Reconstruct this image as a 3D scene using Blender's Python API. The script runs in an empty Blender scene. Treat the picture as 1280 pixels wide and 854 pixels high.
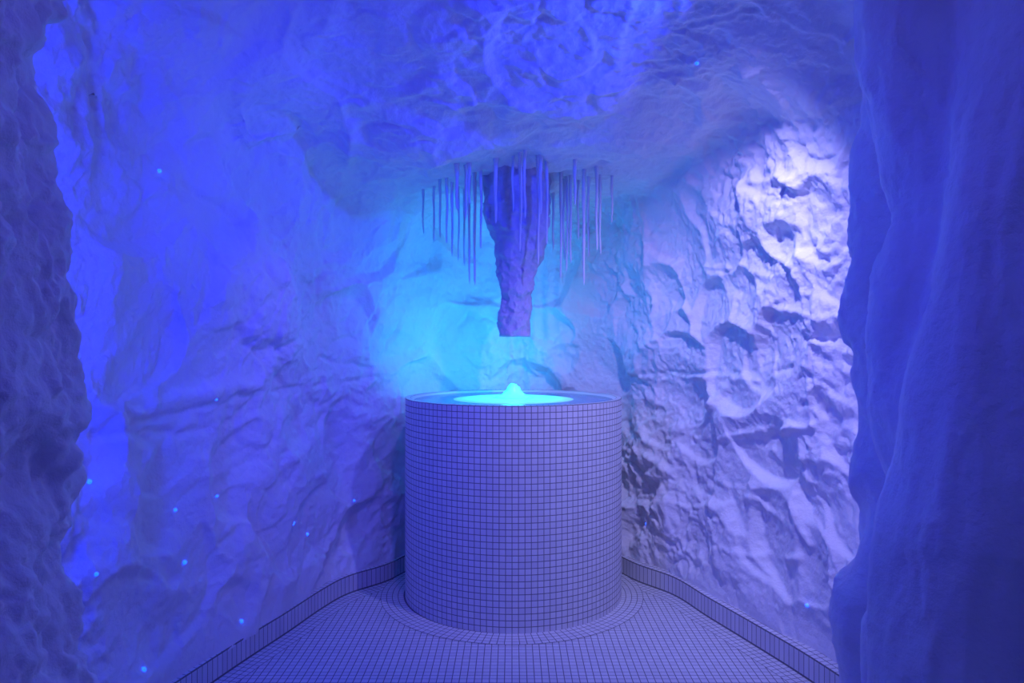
import bpy, math, random
import numpy as np
from mathutils import Vector
from mathutils.bvhtree import BVHTree

random.seed(7)
SC = bpy.context.scene
COL = SC.collection
CAM = np.array([0.0, -3.11, 1.08]); F = 896.0          # camera position, focal length in px of a 1280 px frame
PITCH = 0.024                                          # mosaic tile pitch
R_DRUM, H_DRUM = 0.464, 0.84

def tag(o, label=None, cat=None, group=None, kind=None):
    if label: o['label'] = label
    if cat: o['category'] = cat
    if group: o['group'] = group
    if kind: o['kind'] = kind
    return o

def link(name, verts, faces, mats, parent=None, smooth=True, mat_idx=None):
    me = bpy.data.meshes.new(name)
    verts = np.asarray(verts, dtype=np.float32)
    faces = np.asarray(faces, dtype=np.int32) if not isinstance(faces, list) else faces
    if isinstance(faces, list):
        me.from_pydata(verts.tolist(), [], faces)
    else:
        nf, k = faces.shape
        me.vertices.add(len(verts)); me.vertices.foreach_set('co', verts.ravel())
        me.loops.add(nf * k); me.loops.foreach_set('vertex_index', faces.ravel())
        me.polygons.add(nf)
        me.polygons.foreach_set('loop_start', np.arange(0, nf * k, k, dtype=np.int32))
        me.polygons.foreach_set('loop_total', np.full(nf, k, dtype=np.int32))
    for m in (mats if isinstance(mats, (list, tuple)) else [mats]): me.materials.append(m)
    if mat_idx is not None: me.polygons.foreach_set('material_index', np.asarray(mat_idx, dtype=np.int32))
    me.polygons.foreach_set('use_smooth', np.full(len(me.polygons), smooth))
    me.update(calc_edges=True); me.validate()
    o = bpy.data.objects.new(name, me); COL.objects.link(o)
    if parent is not None: o.parent = parent
    return o

# ------------------------------------------------------------------ noise
def h3(ix, iy, iz, seed):
    h = (ix.astype(np.int64) * 73856093) ^ (iy.astype(np.int64) * 19349663) ^ (iz.astype(np.int64) * 83492791) ^ (seed * 2654435761 & 0xffffffff)
    h &= 0xffffffff
    h = ((h ^ (h >> 16)) * 0x45d9f3b) & 0xffffffff
    h = ((h ^ (h >> 16)) * 0x45d9f3b) & 0xffffffff
    h = h ^ (h >> 16)
    return h
def rnd(h, k=0):
    h = (h + k * 0x9e3779b9) & 0xffffffff
    h = ((h ^ (h >> 15)) * 0x2c1b3c6d) & 0xffffffff
    h = (h ^ (h >> 12)) & 0xffffffff
    return (h & 0xffffff).astype(np.float32) / float(0xffffff)
def vnoise(P, seed=0):                                  # smooth value noise in -1..1
    I = np.floor(P).astype(np.int64); f = (P - I).astype(np.float32)
    u = f * f * f * (f * (f * 6 - 15) + 10)
    r = 0
    for dx in (0, 1):
        wx = u[:, 0] if dx else 1 - u[:, 0]
        for dy in (0, 1):
            wy = u[:, 1] if dy else 1 - u[:, 1]
            for dz in (0, 1):
                wz = u[:, 2] if dz else 1 - u[:, 2]
                r = r + wx * wy * wz * rnd(h3(I[:, 0] + dx, I[:, 1] + dy, I[:, 2] + dz, seed))
    return r * 2 - 1
def fbm(P, octs=4, seed=0, gain=.5):
    a, s, r = 1.0, 0.0, 0
    Q = P.copy()
    for o in range(octs):
        r = r + a * vnoise(Q, seed + o * 17); s += a
        a *= gain; Q = Q * 2.03 + 11.3
    return r / s
def ridged(P, octs=4, seed=0):
    a, s, r, Q = 1.0, 0.0, 0, P.copy()
    for o in range(octs):
        r = r + a * (1 - 2 * np.abs(vnoise(Q, seed + o * 13))); s += a
        a *= .5; Q = Q * 2.07 + 5.7
    return r / s
ROT = np.array([[.80, .36, -.48], [-.48, .86, -.16], [.36, .36, .86]], np.float32)
def facets(P, seed=0, tilt=1.0, bowl=.9, sign=1):       # broken planar facets meeting in sharp edges
    P = P @ ROT
    I = np.floor(P).astype(np.int64)
    best = np.full(len(P), 1e9, dtype=np.float32)
    for dx in (-1, 0, 1):
        for dy in (-1, 0, 1):
            for dz in (-1, 0, 1):
                cx, cy, cz = I[:, 0] + dx, I[:, 1] + dy, I[:, 2] + dz
                h = h3(cx, cy, cz, seed)
                qx = P[:, 0] - (cx + rnd(h, 1)); qy = P[:, 1] - (cy + rnd(h, 2)); qz = P[:, 2] - (cz + rnd(h, 3))
                g = (rnd(h, 4) - .5) * qx + (rnd(h, 5) - .5) * qy + (rnd(h, 6) - .5) * qz
                q2 = qx * qx + qy * qy + qz * qz
                v = bowl * q2 + tilt * g + .35 * rnd(h, 7) + 3 * np.maximum(q2 - .8, 0)
                best = np.minimum(best, v.astype(np.float32))
    return sign * (np.minimum(best, .55 + .1 * np.tanh((best - .55) * 4)) - .2)
def warp(P, s, a, seed):
    return P + a * np.stack([vnoise(P * s, seed), vnoise(P * s, seed + 1), vnoise(P * s, seed + 2)], 1)

# ------------------------------------------------------------------ plan of the cave
def catmull(pts, n=12, closed=False):
    pts = [np.array(p, float) for p in pts]; out = []
    m = len(pts)
    for i in range(m if closed else m - 1):
        if closed: p0, p1, p2, p3 = pts[i - 1], pts[i], pts[(i + 1) % m], pts[(i + 2) % m]
        else: p0, p1, p2, p3 = pts[max(i - 1, 0)], pts[i], pts[i + 1], pts[min(i + 2, m - 1)]
        for k in range(n):
            t = k / n
            out.append(.5 * ((2 * p1) + (-p0 + p2) * t + (2 * p0 - 5 * p1 + 4 * p2 - p3) * t * t + (-p0 + 3 * p1 - 3 * p2 + p3) * t ** 3))
    if not closed: out.append(pts[-1])
    return np.array(out)
BASE_R = [(0, .54), (.25, .48), (.45, .32), (.565, .11), (.69, -.07), (.765, -.30), (.85, -.54), (.94, -.81), (1.01, -1.08), (1.04, -1.2)]
BASE_L = [(0, .54), (-.25, .48), (-.45, .32), (-.565, .11), (-.70, -.05), (-.768, -.22), (-.83, -.45), (-.90, -.68), (-.955, -.88), (-1.01, -1.1), (-1.06, -1.35), (-1.09, -1.55)]
base_path_r, base_path_l = catmull(BASE_R), catmull(BASE_L)
plan = [p for p in BASE_R] + [(1.07, -1.27), (.99, -1.36), (.92, -1.5), (.90, -1.8), (.86, -2.2), (.85, -2.8), (.82, -3.4), (.5, -3.62), (0, -3.66), (-.5, -3.62), (-.82, -3.4),
        (-.88, -2.8), (-.90, -2.3), (-.94, -2.05), (-1.08, -1.92), (-1.13, -1.75)] + [p for p in BASE_L[:0:-1]]
plan = catmull(plan, 6, closed=True)
plan_out = plan.copy()

def pix(px, py, d):                                     # a point at depth d in front of the camera position
    return np.array([(px - 640) / F * d, d + CAM[1], CAM[2] + (427 - py) / F * d])

HS = .0135
gx = np.arange(-1.36, 1.36, HS); gy = np.arange(-3.74, .78, HS); gz = np.arange(.058, 2.52, HS)
X2, Y2 = np.meshgrid(gx, gy, indexing='ij')
def plan_sdf(X, Y, poly):                               # positive inside the cave
    d = np.full(X.shape, 1e9); ins = np.zeros(X.shape, bool)
    n = len(poly)
    for i in range(n):
        a, b = poly[i], poly[(i + 1) % n]
        e = b - a; wx, wy = X - a[0], Y - a[1]
        t = np.clip((wx * e[0] + wy * e[1]) / (e @ e + 1e-12), 0, 1)
        d = np.minimum(d, (wx - e[0] * t) ** 2 + (wy - e[1] * t) ** 2)
        c = ((a[1] > Y) != (b[1] > Y)) & (X < (b[0] - a[0]) * (Y - a[1]) / (b[1] - a[1] + 1e-12) + a[0])
        ins ^= c
    d = np.sqrt(d)
    return np.where(ins, d, -d)
D2 = plan_sdf(X2, Y2, plan).astype(np.float32) + np.where(X2 < 0, .004, .026).astype(np.float32)   # snow stands a little behind the face of the tiled kerb

def smooth(a, b, x): 
    t = np.clip((x - a) / (b - a), 0, 1); return t * t * (3 - 2 * t)
def ceil_height(x, y):
    prof = np.interp(y, [-3.7, -2.4, -1.8, -1.4, -1.0, -.75, -.55, -.42, -.36, -.2, .1, .35, .8],
                     [2.30, 2.32, 2.30, 2.24, 2.09, 1.985, 1.90, 1.845, 1.815, 1.80, 1.755, 1.72, 1.70])
    side = smooth(.5, 1.0, np.abs(x)) * .06 * smooth(-.9, -.2, y)
    arch = -.22 * smooth(.45, 1.05, np.abs(x)) * smooth(-.3, -1.0, y)
    lip = .05 * np.exp(-((x + .35) / .22) ** 2 - ((y + .4) / .12) ** 2) * -1
    return prof + side + arch + lip
ZC = ceil_height(X2, Y2).astype(np.float32)
Z3 = gz[None, None, :].astype(np.float32)
# walls lean: wider at mid height, coming in again towards the ceiling
lean = .05 * np.sin(np.clip((gz - .07) / 1.7, 0, 1) * math.pi) 
KB = (.16 - .10 * smooth(.2, .6, X2) * smooth(-.9, -.3, Y2)).astype(np.float32)[:, :, None]
A = D2[:, :, None] + lean[None, None, :].astype(np.float32)
B = ZC[:, :, None] - Z3
hmix = np.clip(.5 + .5 * (B - A) / KB, 0, 1)
Fv = B * (1 - hmix) + A * hmix - KB * hmix * (1 - hmix)
del A, B, hmix

# foreground noses of snow either side of the opening: chains of capsules
def chain(edges, d, r, side):
    pts = [pix(px, py, d) for px, py in edges]
    return [np.array([p[0] + side * r, p[1], p[2]]) for p in pts], r
chains = [
    (*chain([(1050, -180), (1056, 0), (1075, 60), (1083, 110), (1067, 180), (1071, 260), (1069, 330), (1056, 400), (1066, 450), (1076, 500), (1087, 550), (1082, 620), (1079, 660), (1062, 690), (1041, 740), (1040, 780), (1052, 854), (1060, 960)], 1.84, .10, 1), .05),
    (*chain([(1060, -240), (1074, 0), (1088, 120), (1102, 200), (1133, 275), (1108, 340), (1090, 420), (1094, 500), (1118, 570), (1133, 615), (1110, 690), (1100, 760), (1090, 854), (1095, 1000)], 1.58, .13, 1), .04),
    (*chain([(1255, -320), (1236, 0), (1206, 180), (1182, 320), (1162, 450), (1148, 560), (1138, 630), (1116, 700), (1098, 854), (1110, 1060)], 1.34, .16, 1), .07),
    (*chain([(90, -340), (52, 0), (36, 80), (48, 200), (72, 300), (86, 380), (80, 440), (89, 540), (82, 600), (60, 680), (70, 760), (108, 854), (130, 1060)], 1.27, .13, -1), .04),
    (*chain([(30, -340), (8, 0), (-20, 160), (6, 300), (20, 450), (-5, 620), (20, 760), (60, 900), (70, 1100)], 1.08, .15, -1), .06),
]
for pts, r, k in chains:
    lo = np.min(pts, 0) - .35; hi = np.max(pts, 0) + .35
    ix = slice(*np.searchsorted(gx, [lo[0], hi[0]])); iy = slice(*np.searchsorted(gy, [lo[1], hi[1]]))
    Xs, Ys, Zs = np.meshgrid(gx[ix], gy[iy], gz, indexing='ij')
    dd = np.full(Xs.shape, 9.0, np.float32)
    for a, b in zip(pts[:-1], pts[1:]):
        e = b - a; ee = e @ e
        t = np.clip(((Xs - a[0]) * e[0] + (Ys - a[1]) * e[1] + (Zs - a[2]) * e[2]) / ee, 0, 1)
        q = np.sqrt((Xs - a[0] - e[0] * t) ** 2 + (Ys - a[1] - e[1] * t) ** 2 + (Zs - a[2] - e[2] * t) ** 2)
        dd = np.minimum(dd, q)
    dd -= r
    S = Fv[ix, iy, :]
    h = np.clip(.5 + .5 * (dd - S) / k, 0, 1)
    Fv[ix, iy, :] = dd * (1 - h) + S * h - k * h * (1 - h)

# broad relief, evaluated near the surface only
idx = np.nonzero(np.abs(Fv) < .14)
Pn = np.stack([gx[idx[0]], gy[idx[1]], gz[idx[2]]], 1).astype(np.float32)
low = smooth(.06, .30, Pn[:, 2])
near = smooth(-1.15, -1.45, Pn[:, 1])
over = smooth(.62, .50, np.abs(Pn[:, 0])) * smooth(-.5, -.3, Pn[:, 1]) * smooth(1.6, 1.7, Pn[:, 2])
wp = warp(Pn, 2.0, .12, 3)
big = .030 * fbm(wp * 1.7, 3, 5) + .050 * facets(wp * 2.6, 21, 1.3, .8)
Fv[idx] += ((.18 + .82 * low) * (1 - .65 * near) * (1 - .15 * over) * big).astype(np.float32)
del wp, big, Pn

# ------------------------------------------------------------------ surface nets
def surface_nets(Fv):
    S = Fv > 0
    nx, ny, nz = Fv.shape
    acc = np.zeros((nx - 1, ny - 1, nz - 1), np.int8)
    allc = np.zeros_like(acc)
    for dx in (0, 1):
        for dy in (0, 1):
            for dz in (0, 1):
                allc += S[dx:nx - 1 + dx, dy:ny - 1 + dy, dz:nz - 1 + dz]
    act = (allc > 0) & (allc < 8)
    ci = np.stack(np.nonzero(act), 1)
    vid = np.full(act.shape, -1, np.int32); vid[act] = np.arange(len(ci))
    sump = np.zeros((len(ci), 3)); cnt = np.zeros(len(ci))
    cor = [(a, b, c) for a in (0, 1) for b in (0, 1) for c in (0, 1)]
    for p in cor:
        for ax in range(3):
            if p[ax] == 1: continue
            q = list(p); q[ax] = 1
            fa = Fv[ci[:, 0] + p[0], ci[:, 1] + p[1], ci[:, 2] + p[2]]
            fb = Fv[ci[:, 0] + q[0], ci[:, 1] + q[1], ci[:, 2] + q[2]]
            m = (fa > 0) != (fb > 0)
            t = np.where(m, fa / np.where(m, fa - fb, 1), 0)
            pt = np.array(p, float)[None, :] + np.zeros((len(ci), 3)); pt[:, ax] += t
            sump[m] += pt[m]; cnt[m] += 1
    V = ci + sump / cnt[:, None]
    V = np.stack([gx[0] + V[:, 0] * HS, gy[0] + V[:, 1] * HS, gz[0] + V[:, 2] * HS], 1)
    quads = []
    # edges along x, y, z
    for ax in range(3):
        sl0 = [slice(None)] * 3; sl1 = [slice(None)] * 3
        sl0[ax] = slice(0, -1); sl1[ax] = slice(1, None)
        ch = S[tuple(sl0)] != S[tuple(sl1)]
        e = np.stack(np.nonzero(ch), 1)
        o1, o2 = [(1, 2), (2, 0), (0, 1)][ax]
        ok = (e[:, o1] > 0) & (e[:, o2] > 0) & (e[:, o1] < Fv.shape[o1] - 1) & (e[:, o2] < Fv.shape[o2] - 1)
        e = e[ok]
        s = S[e[:, 0], e[:, 1], e[:, 2]]
        def cell(a, b):
            c = e.copy(); c[:, o1] -= a; c[:, o2] -= b
            return vid[c[:, 0], c[:, 1], c[:, 2]]
        q = np.stack([cell(1, 1), cell(0, 1), cell(0, 0), cell(1, 0)], 1)
        q[s] = q[s]; q[~s] = q[~s][:, ::-1]
        quads.append(q[:, ::-1])
    return V, np.concatenate(quads)
V, Q = surface_nets(Fv)
del Fv
# flip so that normals look into the cave (towards positive field): checked against the axis
def vert_normals(V, Q):
    n = np.cross(V[Q[:, 2]] - V[Q[:, 0]], V[Q[:, 3]] - V[Q[:, 1]])
    N = np.zeros_like(V)
    for k in range(4):
        for c in range(3): N[:, c] += np.bincount(Q[:, k], n[:, c], len(V))
    return N / (np.linalg.norm(N, axis=1)[:, None] + 1e-12)
N = vert_normals(V, Q)
ceil_sel = (V[:, 2] > 1.9) & (np.abs(V[:, 0]) < .3)
if N[ceil_sel, 2].mean() > 0: Q = Q[:, ::-1].copy()

def subdivide(V, Q):                                    # every quad into four
    nV, nQ = len(V), len(Q)
    e = np.concatenate([np.stack([Q[:, k], Q[:, (k + 1) % 4]], 1) for k in range(4)])
    e.sort(axis=1)
    key = e[:, 0].astype(np.int64) * nV + e[:, 1]
    u, inv = np.unique(key, return_inverse=True)
    ev = (V[u // nV] + V[u % nV]) / 2
    fv = V[Q].mean(1)
    ei = inv.reshape(4, nQ) + nV
    fi = np.arange(nQ) + nV + len(u)
    W = np.concatenate([V, ev, fv])
    q = [np.stack([Q[:, k], ei[k], fi, ei[(k + 3) % 4]], 1) for k in range(4)]
    return W, np.concatenate(q)
def relax(V, Q, it, w=.5):
    for _ in range(it):
        S = np.zeros_like(V); c = np.zeros(len(V))
        for k in range(4):
            a, b = Q[:, k], Q[:, (k + 1) % 4]
            for ch in range(3):
                S[:, ch] += np.bincount(a, V[b, ch], len(V)) + np.bincount(b, V[a, ch], len(V))
            c += np.bincount(a, minlength=len(V)) + np.bincount(b, minlength=len(V))
        V = V * (1 - w) + w * S / np.maximum(c, 1)[:, None]
    return V
V = relax(V, Q, 2)
bvh = BVHTree.FromPolygons([tuple(v) for v in V], [tuple(q) for q in Q[:, ::1].tolist()])
def cast(px, py):
    d = Vector(((px - 640) / F, 1, (427 - py) / F)).normalized()
    h = bvh.ray_cast(Vector(CAM), d)
    return np.array(h[0]) if h[0] is not None else None

# visible distance only: the mesh behind the camera stays coarse
cy = V[Q].mean(1)[:, 1]
far = cy > -2.45
Qb, Qa = Q[~far], Q[far]
used = np.unique(Qa); mp = np.full(len(V), -1); mp[used] = np.arange(len(used))
Va, Qa = V[used], mp[Qa]
Va, Qa = subdivide(Va, Qa)
Va = relax(Va, Qa, 1)

# fine relief
P = Va.astype(np.float32)
Nn = vert_normals(Va, Qa)
right = smooth(.25, .6, P[:, 0]) * smooth(-1.25, -1.1, P[:, 1]) 
back = smooth(-.35, .1, P[:, 0]) * smooth(-.25, .1, P[:, 1])
ceilw = smooth(-.35, -.75, Nn[:, 2])
near = smooth(-1.15, -1.4, P[:, 1])
rough = np.clip(.42 + .75 * np.maximum(right, back), 0, 1.15) * (1 - .35 * ceilw) * (1 - .45 * near)
lowz = .45 + .55 * smooth(.07, .2, P[:, 2])
# broken crusts dipping a little to the lower right on the right wall
Rm = P.copy()
Rm[:, 2] = P[:, 2] * 1.12 + P[:, 1] * -.2
w1 = warp(Rm, 7.0, .03, 40)
w2 = warp(w1, 19.0, .011, 44)
mod = np.clip(.55 + .9 * fbm(P * 2.3, 2, 47), .15, 1.2)
disp = .040 * facets(w1 * 4.3, 50, 2.4, .6) + mod * (.022 * facets(w2 * 9.5, 61, 2.4, .5, -1) + .013 * facets(w2 * 19, 71, 2.4, .6) + .006 * facets(w2 * 40, 75, 2.2, .6, -1))
disp *= rough
left_smooth = 1 - np.maximum(right, back)
disp += left_smooth * (1 - near) * (.046 * (1 - .35 * ceilw) * facets(warp(P, 3.5, .07, 78) * 3.4, 79, 2.4, .6) + mod * .022 * facets(w1 * 7.5, 82, 2.2, .6, -1) + mod * .008 * facets(w2 * np.array([12, 12, 8], np.float32), 80, 2, .6))
mask = .5 + .5 * fbm(P * 3.1, 2, 90)
fine = .0050 * ridged(warp(P, 14, .02, 95) * 26, 3, 99) + .0028 * fbm(P * 60, 2, 120)
disp += fine * (.35 + .9 * mask * np.clip(rough * 1.3, 0, 1.2))
Pv = P * np.array([1, 1, .35], np.float32)
nl = near * (P[:, 0] < 0)
disp += near * (.014 * fbm(warp(Pv, 4, .06, 130) * 9, 4, 133) + .014 * ridged(Pv * 5.5, 3, 140)) + nl * (.040 * fbm(warp(P, 5, .05, 160) * 9, 4, 163, .6) + .030 * facets(w1 * 8, 165, 1.5, .9, -1) + .016 * facets(w2 * 17, 166, 1.5, .9, -1))
disp += ceilw * .008 * ridged(warp(P, 3, .1, 150) * np.array([3, 7, 3], np.float32), 3, 152)
disp *= lowz

# single features seen on the walls: ledges, cracks and ribs as segments in the place  (px, py, px, py, half width, height)
FEATURES = [
    (75, 560, 330, 488, .012, -.016), (330, 488, 520, 468, .010, -.014), (785, 470, 1000, 462, .010, -.012),
    (200, 505, 340, 478, .030, .018), (130, 545, 260, 540, .014, -.014),
    (372, 150, 405, 240, .022, -.030), (345, 185, 395, 245, .030, .020),
    (180, 80, 190, 130, .03, -.02), (100, 330, 290, 380, .05, .018), (210, 215, 330, 300, .025, -.018),
    (480, 365, 455, 425, .010, -.022), (500, 400, 484, 470, .010, -.020), (585, 392, 562, 430, .012, -.022), (585, 392, 622, 405, .010, -.015),
    (404, 448, 470, 462, .012, -.020), (285, 615, 330, 600, .014, .014), (345, 540, 395, 650, .03, .016),
    (860, 180, 800, 240, .030, .020), (985, 215, 955, 345, .008, -.016), (900, 232, 1000, 222, .016, .022), (880, 520, 905, 488, .016, .026),
    (960, 205, 1015, 240, .02, .02), (870, 265, 800, 300, .020, .018), (800, 250, 815, 420, .016, .020), (880, 335, 960, 345, .014, .022), (985, 320, 1040, 312, .012, .02),
    (905, 548, 1025, 530, .014, .022), (850, 470, 940, 476, .012, .018), (950, 380, 1040, 400, .016, .018), (800, 560, 900, 640, .018, .016), (880, 590, 990, 660, .016, .018),
    (900, 690, 1000, 700, .014, .020), (862, 640, 868, 700, .010, -.020), (915, 720, 925, 775, .010, -.022), (985, 745, 992, 800, .009, -.020),
    (960, 560, 1010, 680, .014, .016), (805, 640, 812, 690, .008, -.016), (1000, 440, 1030, 560, .014, .018),
    (455, 130, 560, 100, .02, .014), (560, 136, 790, 108, .012, .012), (850, 60, 900, 130, .03, .016), (930, 90, 965, 200, .02, .02), (1005, 160, 1050, 130, .012, -.02),
    (440, 160, 430, 230, .03, .02), (620, 200, 850, 190, .014, .010), (690, 222, 755, 205, .020, -.035), (470, 205, 600, 215, .014, .014),
    (250, 620, 330, 560, .02, .014), (150, 640, 220, 720, .03, -.016), (380, 600, 460, 580, .02, .012), (110, 720, 240, 740, .03, .016),
]
for f in FEATURES:
    n = 5
    pts = [cast(f[0] + (f[2] - f[0]) * t / n, f[1] + (f[3] - f[1]) * t / n) for t in range(n + 1)]
    pts = [p for p in pts if p is not None]
    if len(pts) < 2: continue
    lo = np.min(pts, 0) - .15; hi = np.max(pts, 0) + .15
    s = np.nonzero(np.all((P > lo) & (P < hi), axis=1))[0]
    if not len(s): continue
    q = P[s] + .012 * np.stack([vnoise(P[s] * 16, 201), vnoise(P[s] * 16, 202), vnoise(P[s] * 16, 203)], 1)
    dm = np.full(len(s), 9.0)
    for a, b in zip(pts[:-1], pts[1:]):
        e = b - a
        if np.linalg.norm(e) > .35: continue
        t = np.clip(((q - a) @ e) / (e @ e + 1e-9), 0, 1)
        dm = np.minimum(dm, np.linalg.norm(q - a - t[:, None] * e, axis=1))
    disp[s] += f[5] * np.exp(-(dm / f[4]) ** 2) * np.clip(.55 + .9 * vnoise(P[s] * 9, 210), .1, 1)
Va = Va + Nn * disp[:, None]

# ------------------------------------------------------------------ materials
def nodes(name):
    m = bpy.data.materials.new(name); m.use_nodes = True
    nt = m.node_tree; b = nt.nodes['Principled BSDF']
    return m, nt, b
def snow_material(name, col=(.86, .87, .90), bump=.5, scale=55):
    m, nt, b = nodes(name)
    tc = nt.nodes.new('ShaderNodeTexCoord')
    n1 = nt.nodes.new('ShaderNodeTexNoise'); n1.inputs['Scale'].default_value = scale; n1.inputs['Detail'].default_value = 8; n1.inputs['Roughness'].default_value = .62
    n2 = nt.nodes.new('ShaderNodeTexNoise'); n2.inputs['Scale'].default_value = 4; n2.inputs['Detail'].default_value = 5
    cr = nt.nodes.new('ShaderNodeValToRGB')
    cr.color_ramp.elements[0].position = .3; cr.color_ramp.elements[0].color = (col[0] * .90, col[1] * .88, col[2] * .93, 1)
    cr.color_ramp.elements[1].position = .7; cr.color_ramp.elements[1].color = (*col, 1)
    bp = nt.nodes.new('ShaderNodeBump'); bp.inputs['Strength'].default_value = bump; bp.inputs['Distance'].default_value = .006
    for n in (n1, n2): nt.links.new(tc.outputs['Object'], n.inputs['Vector'])
    nt.links.new(n2.outputs['Fac'], cr.inputs['Fac']); nt.links.new(cr.outputs['Color'], b.inputs['Base Color'])
    nt.links.new(n1.outputs['Fac'], bp.inputs['Height']); nt.links.new(bp.outputs['Normal'], b.inputs['Normal'])
    b.inputs['Roughness'].default_value = .75; b.inputs['Specular IOR Level'].default_value = .25
    return m
M_SNOW = snow_material('packed_snow', bump=.8)
M_ICE = snow_material('rough_ice', (.58, .56, .72), .9, 70)
def icicle_material():
    m, nt, b = nodes('icicle_ice')
    b.inputs['Base Color'].default_value = (.72, .72, .84, 1); b.inputs['Roughness'].default_value = .25
    b.inputs['Subsurface Weight'].default_value = .0; b.inputs['IOR'].default_value = 1.31
    return m
M_ICICLE = icicle_material()
def tile_material():
    m, nt, b = nodes('glazed_white_mosaic')
    g = nt.nodes.new('ShaderNodeNewGeometry')
    cr = nt.nodes.new('ShaderNodeValToRGB')
    cr.color_ramp.elements[0].color = (.66, .66, .72, 1); cr.color_ramp.elements[1].color = (.74, .74, .79, 1)
    nt.links.new(g.outputs['Random Per Island'], cr.inputs['Fac']); nt.links.new(cr.outputs['Color'], b.inputs['Base Color'])
    b.inputs['Roughness'].default_value = .28; b.inputs['Specular IOR Level'].default_value = .5
    return m
def grout_material():
    m, nt, b = nodes('grey_grout')
    n = nt.nodes.new('ShaderNodeTexNoise'); n.inputs['Scale'].default_value = 200
    cr = nt.nodes.new('ShaderNodeValToRGB')
    cr.color_ramp.elements[0].color = (.16, .16, .19, 1); cr.color_ramp.elements[1].color = (.25, .25, .29, 1)
    nt.links.new(n.outputs['Fac'], cr.inputs['Fac']); nt.links.new(cr.outputs['Color'], b.inputs['Base Color'])
    b.inputs['Roughness'].default_value = .9
    return m
M_TILE, M_GROUT = tile_material(), grout_material()

# ------------------------------------------------------------------ cut the shell into the setting's pieces
def emit_piece(name, V, Q, sel, label):
    q = Q[sel]
    if not len(q): return None
    u = np.unique(q); mp = np.full(len(V), -1); mp[u] = np.arange(len(u))
    o = link(name, V[u], mp[q], M_SNOW)
    return tag(o, label, 'wall' if 'wall' in name else 'ceiling', kind='structure')
C4 = P[Qa].mean(1); NZ = Nn[Qa].mean(1)[:, 2]
ce = (C4[:, 2] > 1.45) & (NZ < -.55)
fr = (~ce) & (C4[:, 1] < -1.27)
bk = (~ce) & (~fr) & (C4[:, 1] > .08)
emit_piece('ceiling', Va, Qa, ce, 'sculpted snow-white cave ceiling with a low shelf over the fountain')
emit_piece('wall_back', Va, Qa, bk, 'sculpted snow wall behind the tiled fountain drum')
emit_piece('wall_left', Va, Qa, (~ce) & (~fr) & (~bk) & (C4[:, 0] < 0), 'blue-lit sculpted snow wall left of the fountain')
emit_piece('wall_right', Va, Qa, (~ce) & (~fr) & (~bk) & (C4[:, 0] >= 0), 'craggy pale snow wall right of the fountain')
emit_piece('wall_entrance_left', Va, Qa, fr & (C4[:, 0] < 0), 'dark purple lumpy snow jamb at the left edge of the picture')
emit_piece('wall_entrance_right', Va, Qa, fr & (C4[:, 0] >= 0), 'deep blue folded snow jamb at the right edge of the picture')
V2, Q2 = V, Qb
emit_piece('wall_front', V2, Q2, np.ones(len(Q2), bool), 'snow passage around and behind the camera')

# ------------------------------------------------------------------ mosaic
def tiles_mesh(name, cells, mats, grout=None, parent=None, gap=.0030, rise=.0003, tilt=.005, seed=1):
    """cells: (n,4,3) outer corners counter-clockwise seen from outside; grout: extra (verts, faces)"""
    rs = np.random.RandomState(seed)
    c = np.asarray(cells, float); ctr = c.mean(1, keepdims=True)
    nrm = np.cross(c[:, 1] - c[:, 0], c[:, 3] - c[:, 0]); nrm /= np.linalg.norm(nrm, axis=1)[:, None] + 1e-12
    size = np.linalg.norm(c[:, 1] - c[:, 0], axis=1)[:, None, None]
    f0 = 1 - gap / PITCH; f1 = f0 - .07
    lo = ctr + (c - ctr) * f0
    n3 = nrm[:, None, :]
    hi = ctr + (c - ctr) * f1 + n3 * rise
    tl = rs.uniform(-1, 1, (len(c), 1, 1)) * tilt * np.array([1, 1, -1, -1])[None, :, None] + rs.uniform(-1, 1, (len(c), 1, 1)) * tilt * np.array([1, -1, -1, 1])[None, :, None]
    hi = hi + n3 * tl * size * .5
    lo = lo + n3 * rise * .35
    base = ctr + (c - ctr) * f0 - n3 * .0003
    n = len(c)
    v = np.concatenate([hi.reshape(-1, 3), lo.reshape(-1, 3), base.reshape(-1, 3)])
    i = np.arange(n)[:, None] * 4
    H = i + np.arange(4); L = H + 4 * n; Bs = H + 8 * n
    fs = [H]
    for k in range(4):
        k2 = (k + 1) % 4
        fs.append(np.stack([L[:, k], L[:, k2], H[:, k2], H[:, k]], 1))
        fs.append(np.stack([Bs[:, k], Bs[:, k2], L[:, k2], L[:, k]], 1))
    fs = np.concatenate(fs); mi = np.zeros(len(fs), int)
    if grout is not None:
        gv, gf = grout
        fs = np.concatenate([fs, np.asarray(gf) + len(v)]); v = np.concatenate([v, gv]); mi = np.concatenate([mi, np.ones(len(gf), int)])
    return link(name, v, fs, mats, parent, smooth=False, mat_idx=mi)

def resample(path, step):
    seg = np.linalg.norm(np.diff(path, axis=0), axis=1); s = np.concatenate([[0], np.cumsum(seg)])
    n = int(round(s[-1] / step)); t = np.linspace(0, s[-1], n + 1)
    return np.stack([np.interp(t, s, path[:, 0]), np.interp(t, s, path[:, 1])], 1)
def offset(path, d):                                    # to the left of travel
    t = np.gradient(path, axis=0); t /= np.linalg.norm(t, axis=1)[:, None]
    return path + d * np.stack([-t[:, 1], t[:, 0]], 1)

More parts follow.
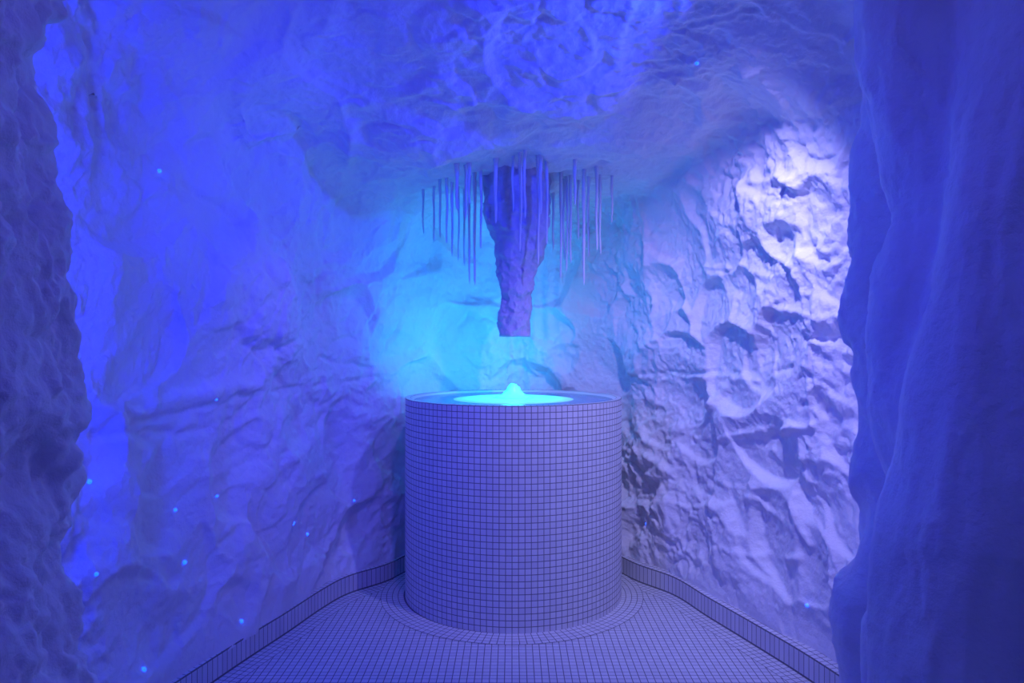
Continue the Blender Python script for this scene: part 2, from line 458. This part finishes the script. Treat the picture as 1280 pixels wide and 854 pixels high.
# floor: straight grid, rows round the drum and rows along the kerbs
cells, gv, gf = [], [], []
def add_strip(A, Bp, z, flip=False):
    for k in range(len(A) - 1):
        q = [(*A[k], z), (*A[k + 1], z), (*Bp[k + 1], z), (*Bp[k], z)]
        cells.append(q[::-1] if flip else q)
def add_grout(A, Bp, z, flip=False):
    for k in range(len(A) - 1):
        q = [(*A[k], z), (*A[k + 1], z), (*Bp[k + 1], z), (*Bp[k], z)]
        n0 = len(gv); gv.extend(q[::-1] if flip else q); gf.append([n0, n0 + 1, n0 + 2, n0 + 3])
x0, x1, y0, y1 = -50 * PITCH, 50 * PITCH, -3.7, .62
ring_o = R_DRUM + 4 * PITCH
for i in range(-50, 50):
    for j in range(int(y0 / PITCH), int(y1 / PITCH)):
        x, y = (i + .5) * PITCH, (j + .5) * PITCH
        if math.hypot(x, y) < ring_o - .025: continue
        cells.append([(i * PITCH, j * PITCH, 0), ((i + 1) * PITCH, j * PITCH, 0), ((i + 1) * PITCH, (j + 1) * PITCH, 0), (i * PITCH, (j + 1) * PITCH, 0)])
gv += [(x0, y0, 0), (x1, y0, 0), (x1, y1, 0), (x0, y1, 0)]; gf.append([0, 1, 2, 3])
cellsets = []
for path, sgn, zz in ((base_path_r, 1, .0007), (base_path_l, -1, .0007)):
    p = resample(path, PITCH)
    # right path runs towards the camera with the room on its right-hand side
    for r in range(3):
        add_strip(offset(p, -sgn * r * PITCH), offset(p, -sgn * (r + 1) * PITCH), zz, flip=(sgn > 0))
    add_grout(offset(p, sgn * .02), offset(p, -sgn * (3 * PITCH + .001)), zz, flip=(sgn > 0))
th = np.linspace(0, 2 * math.pi, 129)
for r in range(4):
    ra, rb = R_DRUM + r * PITCH, R_DRUM + (r + 1) * PITCH
    add_strip(np.stack([np.cos(th) * ra, np.sin(th) * ra], 1), np.stack([np.cos(th) * rb, np.sin(th) * rb], 1), .0014, flip=True)
add_grout(np.stack([np.cos(th) * (R_DRUM - .03), np.sin(th) * (R_DRUM - .03)], 1), np.stack([np.cos(th) * (ring_o + .001), np.sin(th) * (ring_o + .001)], 1), .0014, flip=True)
floor = tiles_mesh('floor', cells, [M_TILE, M_GROUT], (np.array(gv), np.array(gf)), seed=3)
tag(floor, 'white square mosaic tile floor with curved rows round the fountain', 'floor', kind='structure')

# kerb of one row of tall tiles along both walls
def kerb(name, path, sgn, label):
    p = resample(path, PITCH); back = offset(p, sgn * .075)
    cs, v, f = [], [], []
    def quad(a, b, c, d, lst):
        lst.append([d, c, b, a] if sgn > 0 else [a, b, c, d])
    KH = .080
    for k in range(len(p) - 1):
        quad((*p[k + 1], .002), (*p[k], .002), (*p[k], KH), (*p[k + 1], KH), cs)
        for r in range(3):
            a, b = p + (back - p) * r / 3, p + (back - p) * (r + 1) / 3
            quad((*a[k + 1], KH), (*a[k], KH), (*b[k], KH), (*b[k + 1], KH), cs)
    prof = [(p, 0), (p, KH), (back, KH), (back, 0)]
    for (A, za), (Bq, zb) in zip(prof[:-1], prof[1:]):
        for k in range(len(p) - 1):
            n0 = len(v); q = [(*A[k + 1], za), (*A[k], za), (*Bq[k], zb), (*Bq[k + 1], zb)]
            v.extend(q[::-1] if sgn > 0 else q); f.append([n0, n0 + 1, n0 + 2, n0 + 3])
    o = tiles_mesh(name, cs, [M_TILE, M_GROUT], (np.array(v), np.array(f)), seed=5)
    return tag(o, label, 'baseboard', kind='structure')
kerb('baseboard_right', base_path_r, 1, 'low mosaic tiled kerb under the right wall')
kerb('baseboard_left', base_path_l, -1, 'low mosaic tiled kerb under the left wall')

# ------------------------------------------------------------------ fountain
ft = bpy.data.objects.new('ice_fountain', None); COL.objects.link(ft); ft.location = (0.006, 0, 0)
tag(ft, 'round drum-shaped ice fountain clad in small white square mosaic tiles', 'fountain')
n_around, rows = 122, 35
th = np.linspace(0, 2 * math.pi, n_around + 1) + .013
cs, v, f = [], [], []
for k in range(n_around):
    a, b = th[k], th[k + 1]
    pa, pb = (R_DRUM * math.cos(a), R_DRUM * math.sin(a)), (R_DRUM * math.cos(b), R_DRUM * math.sin(b))
    for r in range(rows): cs.append([(*pa, r * PITCH), (*pb, r * PITCH), (*pb, (r + 1) * PITCH), (*pa, (r + 1) * PITCH)])
    n0 = len(v); v += [(*pa, 0), (*pb, 0), (*pb, H_DRUM), (*pa, H_DRUM)]; f.append([n0, n0 + 1, n0 + 2, n0 + 3])
tiles_mesh('tiled_drum', cs, [M_TILE, M_GROUT], (np.array(v), np.array(f)), parent=ft, tilt=.010, seed=9)
def lathe(prof, n=96):
    vs, fs = [], []
    for r, z in prof:
        for k in range(n): vs.append((r * math.cos(2 * math.pi * k / n), r * math.sin(2 * math.pi * k / n), z))
    for i in range(len(prof) - 1):
        for k in range(n):
            k2 = (k + 1) % n
            fs.append((i * n + k, i * n + k2, (i + 1) * n + k2, (i + 1) * n + k))
    return vs, fs
m, nt, b = nodes('pale_glazed_basin'); b.inputs['Base Color'].default_value = (.78, .82, .86, 1); b.inputs['Roughness'].default_value = .3
M_BASIN = m
prof = [(R_DRUM - .002, H_DRUM - .004), (R_DRUM - .002, H_DRUM), (R_DRUM - .022, H_DRUM + .001), (R_DRUM - .03, H_DRUM - .004), (R_DRUM - .04, H_DRUM - .014),
        (.33, H_DRUM - .03), (.25, H_DRUM - .05), (.15, H_DRUM - .07), (.05, H_DRUM - .075), (.001, H_DRUM - .075)]
vs, fs = lathe(prof)
link('basin', vs, fs, M_BASIN, ft)
# rim of tiles
cs, v, f = [], [], []
for k in range(n_around):
    a, b_ = th[k], th[k + 1]
    ro, ri = R_DRUM, R_DRUM - PITCH * .95
    cs.append([(ro * math.cos(a), ro * math.sin(a), H_DRUM + .0015), (ro * math.cos(b_), ro * math.sin(b_), H_DRUM + .0015), (ri * math.cos(b_), ri * math.sin(b_), H_DRUM + .0015), (ri * math.cos(a), ri * math.sin(a), H_DRUM + .0015)])
g = [list(q) for q in cs]; v = np.array(g).reshape(-1, 3); f = np.arange(len(v)).reshape(-1, 4)
tiles_mesh('rim', cs, [M_TILE, M_GROUT], (v, f), parent=ft, seed=12)
# painted glow of the lit water: added emissive disc, fading towards its edge
def glow_material(name, rgb, strength, base=(.7, .9, .95)):
    m, nt, b = nodes(name)
    b.inputs['Base Color'].default_value = (*base, 1); b.inputs['Roughness'].default_value = .25
    b.inputs['Emission Color'].default_value = (*rgb, 1); b.inputs['Emission Strength'].default_value = strength
    return m
M_GLOW_DISC = glow_material('painted_cyan_glow', (0.0, .92, 1.0), 1.3)
nt = M_GLOW_DISC.node_tree; tc = nt.nodes.new('ShaderNodeTexCoord'); ln = nt.nodes.new('ShaderNodeVectorMath'); ln.operation = 'LENGTH'
mp_ = nt.nodes.new('ShaderNodeVectorMath'); mp_.operation = 'MULTIPLY'; mp_.inputs[1].default_value = (1, 1, 0)
mr = nt.nodes.new('ShaderNodeMapRange'); mr.interpolation_type = 'SMOOTHSTEP'
for k_, v_ in zip((1, 2, 3, 4), (.10, .30, 2.0, .15)): mr.inputs[k_].default_value = v_
nt.links.new(tc.outputs['Object'], mp_.inputs[0]); nt.links.new(mp_.outputs[0], ln.inputs[0]); nt.links.new(ln.outputs['Value'], mr.inputs[0])
nt.links.new(mr.outputs[0], nt.nodes['Principled BSDF'].inputs['Emission Strength'])
vs, fs = lathe([(.30, H_DRUM - .035), (.297, H_DRUM - .013), (.25, H_DRUM - .008), (.12, H_DRUM - .003), (.001, H_DRUM - .002)], 72)
link('glow_disc', vs, fs, M_GLOW_DISC, ft)
m, nt, b = nodes('basin_water'); b.inputs['Base Color'].default_value = (.12, .45, .95, 1); b.inputs['Roughness'].default_value = .12
b.inputs['Transmission Weight'].default_value = .5; b.inputs['IOR'].default_value = 1.33
nz = nt.nodes.new('ShaderNodeTexNoise'); nz.inputs['Scale'].default_value = 22; bp = nt.nodes.new('ShaderNodeBump'); bp.inputs['Strength'].default_value = .15; bp.inputs['Distance'].default_value = .004
nt.links.new(nz.outputs['Fac'], bp.inputs['Height']); nt.links.new(bp.outputs['Normal'], b.inputs['Normal'])
vs, fs = lathe([(R_DRUM - .032, H_DRUM - .030), (R_DRUM - .032, H_DRUM - .009), (.36, H_DRUM - .009), (.2, H_DRUM - .009), (.001, H_DRUM - .009)], 96)
link('water', vs, fs, m, ft)
# mound of slush; the lamp light in it is painted as emission
rs = np.random.RandomState(4)
vs, fs = lathe([(.085, -.001), (.066, .004), (.050, .010), (.040, .019), (.032, .030), (.024, .042), (.017, .052), (.009, .059), (.001, .062)], 28)
vs = np.array(vs); vs = vs * (1 + .22 * fbm(vs * 55, 3, 300)[:, None]); vs[:, 2] += H_DRUM - .001
vs[:, 0] += .003; M_MOUND = glow_material('slush_painted_glow', (0.0, 1.0, 1.0), 2.0, (.6, .9, .95))
mo = link('water_mound', vs, fs, M_MOUND); mo.location = (.006, 0, 0)
tag(mo, 'small glowing cyan mound of bubbling slush in the middle of the fountain basin', 'slush')

# ------------------------------------------------------------------ stalactite over the drum
zt = 1.86
sil = [(243, 603, 686), (262, 604, 687), (283, 607, 686), (297, 614, 684), (308, 620, 681), (322, 621, 678), (335, 621, 670), (350, 624, 666), (380, 625, 664), (400, 623, 662), (421, 626, 660)]
d0 = 3.11
prof = []
for y, a, b_ in sil:
    prof.append((1.08 + (427 - y) / F * d0, ((a + b_) / 2 - 640) / F * d0, (b_ - a) / 2 / F * d0))
prof = [(zt, prof[0][1], prof[0][2] * 1.1), (1.79, prof[0][1], prof[0][2] * 1.04)] + prof
zs = np.linspace(prof[0][0], prof[-1][0], 150)
pz = np.array(prof)[::-1]
cx = np.interp(zs, pz[:, 0], pz[:, 1]); rr = np.interp(zs, pz[:, 0], pz[:, 2])
n = 120; vs = []
for z, c, r in zip(zs, cx, rr):
    t = np.arange(n) * 2 * math.pi / n
    vs.append(np.stack([c + r * np.cos(t), .95 * r * np.sin(t), np.full(n, z)], 1))
vs = np.concatenate(vs)
nr = vs.copy(); nr[:, 0] -= np.repeat(cx, n); nr[:, 2] = 0; nr /= np.linalg.norm(nr, axis=1)[:, None]
dd = .018 * facets(warp(vs, 12, .01, 410) * 13, 400, 2.0, .7) + .012 * facets(vs * 30, 401, 2.0, .7) + .004 * ridged(vs * 40, 3, 405)
dd = np.clip(dd - dd.mean(), -.014, .012)
vs = vs + nr * dd[:, None]
fs = [(i * n + k, (i + 1) * n + k, (i + 1) * n + (k + 1) % n, i * n + (k + 1) % n) for i in range(len(zs) - 1) for k in range(n)]
last = (len(zs) - 1) * n
vs = np.concatenate([vs, vs[last:last + n] * np.array([.6, .6, 1]) + np.array([cx[-1] * .4, 0, .004]), [[cx[-1], 0, zs[-1] + .008]]])
for k in range(n):
    k2 = (k + 1) % n
    fs.append((last + k, last + n + k, last + n + k2, last + k2)); fs.append((last + n + k, last + 2 * n, last + n + k2))
st = link('ice_stalactite', vs, [tuple(map(int, q)) for q in fs], M_ICE)
tag(st, 'thick rough blunt-ended ice stalactite hanging over the middle of the fountain', 'stalactite')

# ------------------------------------------------------------------ icicles
bv2 = BVHTree.FromPolygons([tuple(v_) for v_ in Va], [tuple(q) for q in Qa[ce].tolist()])
ICI = [  # px, py of the top, py of the tip, depth, thickness factor, label
    (529.5, 243, 293, 3.20, .8, 'faint short icicle, the leftmost of all under the snow shelf'),
    (543, 245, 303, 3.16, .9, 'icicle second from the far left end of the fringe'),
    (550.5, 236, 298, 3.10, .9, 'icicle third from the far left end of the fringe'),
    (558.5, 233, 305, 3.06, 1.0, 'icicle fourth from the far left end of the fringe'),
    (571.5, 212, 263, 2.88, 1.3, 'stout short icicle at the front of the left cluster, nearest its left side'),
    (565.5, 246, 321, 3.14, 1.0, 'long icicle just left of and behind the stout front one on the left'),
    (573, 262, 327, 3.20, .8, 'thin icicle directly behind the stout short front one on the left'),
    (581.5, 215, 276, 2.92, 1.1, 'front icicle in the middle of the left cluster, left of its closest twin'),
    (586.5, 211, 256, 2.88, 1.2, 'short front icicle beside the middle of the left cluster, highest tip there'),
    (581, 270, 333, 3.22, .9, 'long rear icicle behind the middle of the left cluster'),
    (587.5, 241, 356, 3.08, 1.0, 'very long thin icicle just left of the longest dark one in the left cluster'),
    (593.3, 243, 357, 3.02, 1.1, 'longest dark-tipped icicle of the left cluster'),
    (601, 228, 312, 2.98, 1.0, 'icicle in the gap left of the stalactite, dark against the lit wall'),
    (619.5, 224, 280, 2.90, 1.4, 'stout single icicle in front of the left shoulder of the stalactite'),
    (641.8, 227, 265, 2.92, .9, 'short icicle in front of the stalactite, left of three'),
    (650, 227, 315, 2.90, 1.1, 'long icicle in front of the stalactite, middle of three'),
    (656.5, 227, 274, 2.86, 1.0, 'short icicle in front of the stalactite, right of three'),
    (672.3, 242, 331, 2.92, 1.1, 'dark long icicle over the right side of the stalactite'),
    (676.5, 228, 268, 2.88, 1.2, 'bright short icicle by the right shoulder of the stalactite'),
    (683.5, 243, 306, 2.94, 1.0, 'icicle along the right outline of the stalactite'),
    (691.5, 241, 312, 3.20, 1.0, 'lone dark icicle in the gap right of the stalactite'),
    (701.2, 248, 349, 3.06, 1.0, 'long dark icicle at the left side of the right cluster'),
    (705.6, 246, 326, 3.10, .9, 'icicle right behind the long one at the left of the right cluster'),
    (708.3, 250, 340, 3.08, 1.0, 'long icicle, third in the right cluster'),
    (713.7, 250, 329, 3.06, 1.0, 'slightly bent icicle, fourth in the right cluster'),
    (719, 211, 256, 2.90, 1.2, 'stout short icicle hanging from the dark hollow of the shelf at right'),
    (723.2, 248, 300, 3.10, .9, 'short icicle between the dark hollow and the longest right-hand icicle'),
    (730.4, 248, 357, 3.00, 1.2, 'longest icicle of the right cluster'),
    (736, 246, 322, 3.06, 1.0, 'icicle just right of the longest one in the right cluster'),
    (746, 239, 314, 2.98, 1.1, 'icicle left of the last close pair at the right of the fringe'),
    (750.8, 250, 319, 3.04, 1.0, 'icicle right in the last close pair at the right of the fringe'),
    (764.9, 242, 279, 3.04, .9, 'small lone icicle at the far right end of the fringe'),
]
for k, (px, pt, pb, d, w, lab) in enumerate(ICI):
    tip = pix(px, pb, d); rk = random.Random(k * 3 + 1)
    h = bv2.ray_cast(Vector((tip[0], tip[1], 1.3)), Vector((0, 0, 1)))
    ztop = (h[0].z if h[0] is not None else 1.8) + .03
    L = ztop - tip[2]; nseg = 26; m_ = 12
    vs, fs = [], []
    bx, by = rk.uniform(-.004, .004), rk.uniform(-.004, .004); ph = rk.uniform(0, 6)
    for i in range(nseg + 1):
        t = i / nseg
        r = w * (.0072 * (1 - t) + .0034 * t) * (1 + .10 * math.sin(t * 17 + ph)) * (1 + 1.3 * math.exp(-t * L / .018))
        if t > .93: r *= max(.05, math.sqrt(max(0, 1 - ((t - .93) / .07) ** 2)))
        ox = bx * math.sin(t * 3.1) + .0012 * math.sin(t * 9 + ph); oy = by * math.sin(t * 2.7)
        for j in range(m_):
            a = 2 * math.pi * j / m_
            vs.append((ox + r * math.cos(a), oy + r * math.sin(a), L - t * L))
    for i in range(nseg):
        for j in range(m_):
            j2 = (j + 1) % m_
            fs.append((i * m_ + j, (i + 1) * m_ + j, (i + 1) * m_ + j2, i * m_ + j2))
    fs.append(tuple(nseg * m_ + j for j in range(m_)))
    o = link('hanging_icicle', vs, fs, M_ICICLE); o.location = tip
    tag(o, lab, 'icicle', 'icicles hanging under the snow shelf')

# ------------------------------------------------------------------ lights
def area(name, loc, target, size, color, power, size_y=None, spread=None):
    l = bpy.data.lights.new(name, 'AREA'); l.color = color; l.energy = power
    l.shape = 'RECTANGLE' if size_y else 'DISK'; l.size = size
    if size_y: l.size_y = size_y
    if spread: l.spread = spread
    o = bpy.data.objects.new(name, l); COL.objects.link(o); o.location = loc
    d = Vector(target) - Vector(loc)
    o.rotation_euler = d.to_track_quat('-Z', 'Y').to_euler()
    return o
def point(name, loc, color, power, r=.02):
    l = bpy.data.lights.new(name, 'POINT'); l.color = color; l.energy = power; l.shadow_soft_size = r
    o = bpy.data.objects.new(name, l); COL.objects.link(o); o.location = loc
    return o
def spot(name, loc, target, color, power, angle, blend=.6, r=.03):
    l = bpy.data.lights.new(name, 'SPOT'); l.color = color; l.energy = power; l.spot_size = math.radians(angle); l.spot_blend = blend; l.shadow_soft_size = r
    o = bpy.data.objects.new(name, l); COL.objects.link(o); o.location = loc
    o.rotation_euler = (Vector(target) - Vector(loc)).to_track_quat('-Z', 'Y').to_euler()
    return o
# pale lamp in the ceiling over the opening, grazing down the right wall
spot('pale_wash_light', (.62, -1.20, 2.03), (.68, -.08, .58), (.47, .44, 1.0), 98, 84, 1.0, .022)
# deep blue fill, added to brighten the upper left wall across the room
spot('blue_fill_light', (.60, -1.22, 2.04), (-.85, -.05, 1.50), (.010, .026, 1.0), 64, 80, .8, .03)
# fainter pale fill, added to lift the foot of the left wall
spot('pale_fill_light', (.0, -1.40, 2.10), (-.62, .0, .42), (.44, .27, 1.0), 19, 60, 1.0, .03)
# weak pale fill added behind the right-hand nose to rake the right wall
area('pale_raking_fill', (.98, -1.13, .9), (.55, .1, .8), .04, (.40, .36, 1.0), .9, 1.1)
# blue strip hidden behind the left-hand nose; added fill spot for the opposite nose
area('blue_strip_light', (-1.02, -1.72, 1.3), (-.5, .2, 1.4), .05, (.015, .034, 1.0), 12, 1.3)
spot('blue_nose_fill', (-1.0, -1.55, 1.25), (.87, -1.36, 1.1), (.01, .02, 1.0), 22, 46, .8, .03)
# lamp in the basin
spot('basin_light', (0.006, 0.04, H_DRUM + .08), (-.22, .48, 1.13), (.0, .46, 1.0), 17, 128, .9, .03)
# unseen soft violet fill, added under the roof of the passage
area('passage_fill_light', (0, -2.15, 2.2), (0, -1.5, 0), .5, (.15, .085, 1.0), 2.6)

# ------------------------------------------------------------------ pin-sized lights set in the snow
M_PIN = glow_material('blue_pin_light', (.0, .06, 1.0), 4.5)
PINS = [(238, 702, 1.0, 'brightest pin light low on the left wall'), (115, 603, 1.0, 'pin light on the left wall close to the entrance jamb'),
        (225, 637, .8, 'pin light on the left wall above the brightest one'), (282, 622, .7, 'pin light at mid height of the lower left wall'),
        (374, 655, 1.5, 'pin light, upper of the close pair left of the drum'), (388, 668, 1.0, 'pin light, lower of the close pair left of the drum'),
        (304, 777, 1.0, 'lowest pin light just above the left kerb'), (442, 626, .7, 'faint pin light on the left wall nearest the drum'),
        (112, 720, .8, 'pin light low on the left wall beside the entrance jamb'), (182, 836, 1.1, 'pin light at the lower left, near the bottom edge of the picture'),
        (208, 214, .9, 'lone pin light high on the left wall'), (803, 655, .8, 'pin light on the right wall just beside the drum'),
        (1010, 757, .9, 'pin light low at the right end of the right wall'), (872, 76, .9, 'lone pin light in the ceiling at upper right'),
        (268, 500, .6, 'faint pin light on the left wall at fountain rim height')]
near_pts = np.nonzero(Va[:, 1] > -2.3)[0]
for px, py, sc_, lab in PINS:
    c = cast(px, py)
    k = near_pts[np.argmin(np.sum((P[near_pts] - c) ** 2, 1))]
    nn = Vector(Nn[k]); r = .0065 * sc_
    vs, fs = lathe([(r * 1.0, -.006), (r, 0), (r * .85, r * .4), (r * .5, r * .7), (r * .02, r * .82)], 16)
    o = link('pin_light', vs, fs, M_PIN)
    o.location = Vector(Va[k]) + nn * .003; o.rotation_euler = nn.to_track_quat('Z', 'Y').to_euler()
    tag(o, 'tiny glowing blue ' + lab, 'light', 'pin lights set in the snow walls')

# ------------------------------------------------------------------ world, camera, colour
w = bpy.data.worlds.new('world'); SC.world = w; w.use_nodes = True
w.node_tree.nodes['Background'].inputs[0].default_value = (.02, .02, .1, 1); w.node_tree.nodes['Background'].inputs[1].default_value = .0
cam = bpy.data.cameras.new('camera'); co = bpy.data.objects.new('camera', cam); COL.objects.link(co)
co.location = tuple(CAM); co.rotation_euler = (math.pi / 2, 0, 0)
cam.sensor_width = 36; cam.lens = 36 * F / 1280; cam.clip_start = .02
SC.camera = co
SC.view_settings.view_transform = 'Standard'; SC.view_settings.look = 'None'
SC.view_settings.exposure = -.35; SC.view_settings.gamma = 1; SC.view_settings.use_curve_mapping = False
SC.cycles.max_bounces = 8; SC.cycles.diffuse_bounces = 5; SC.cycles.sample_clamp_indirect = 6
SC.cycles.use_denoising = True
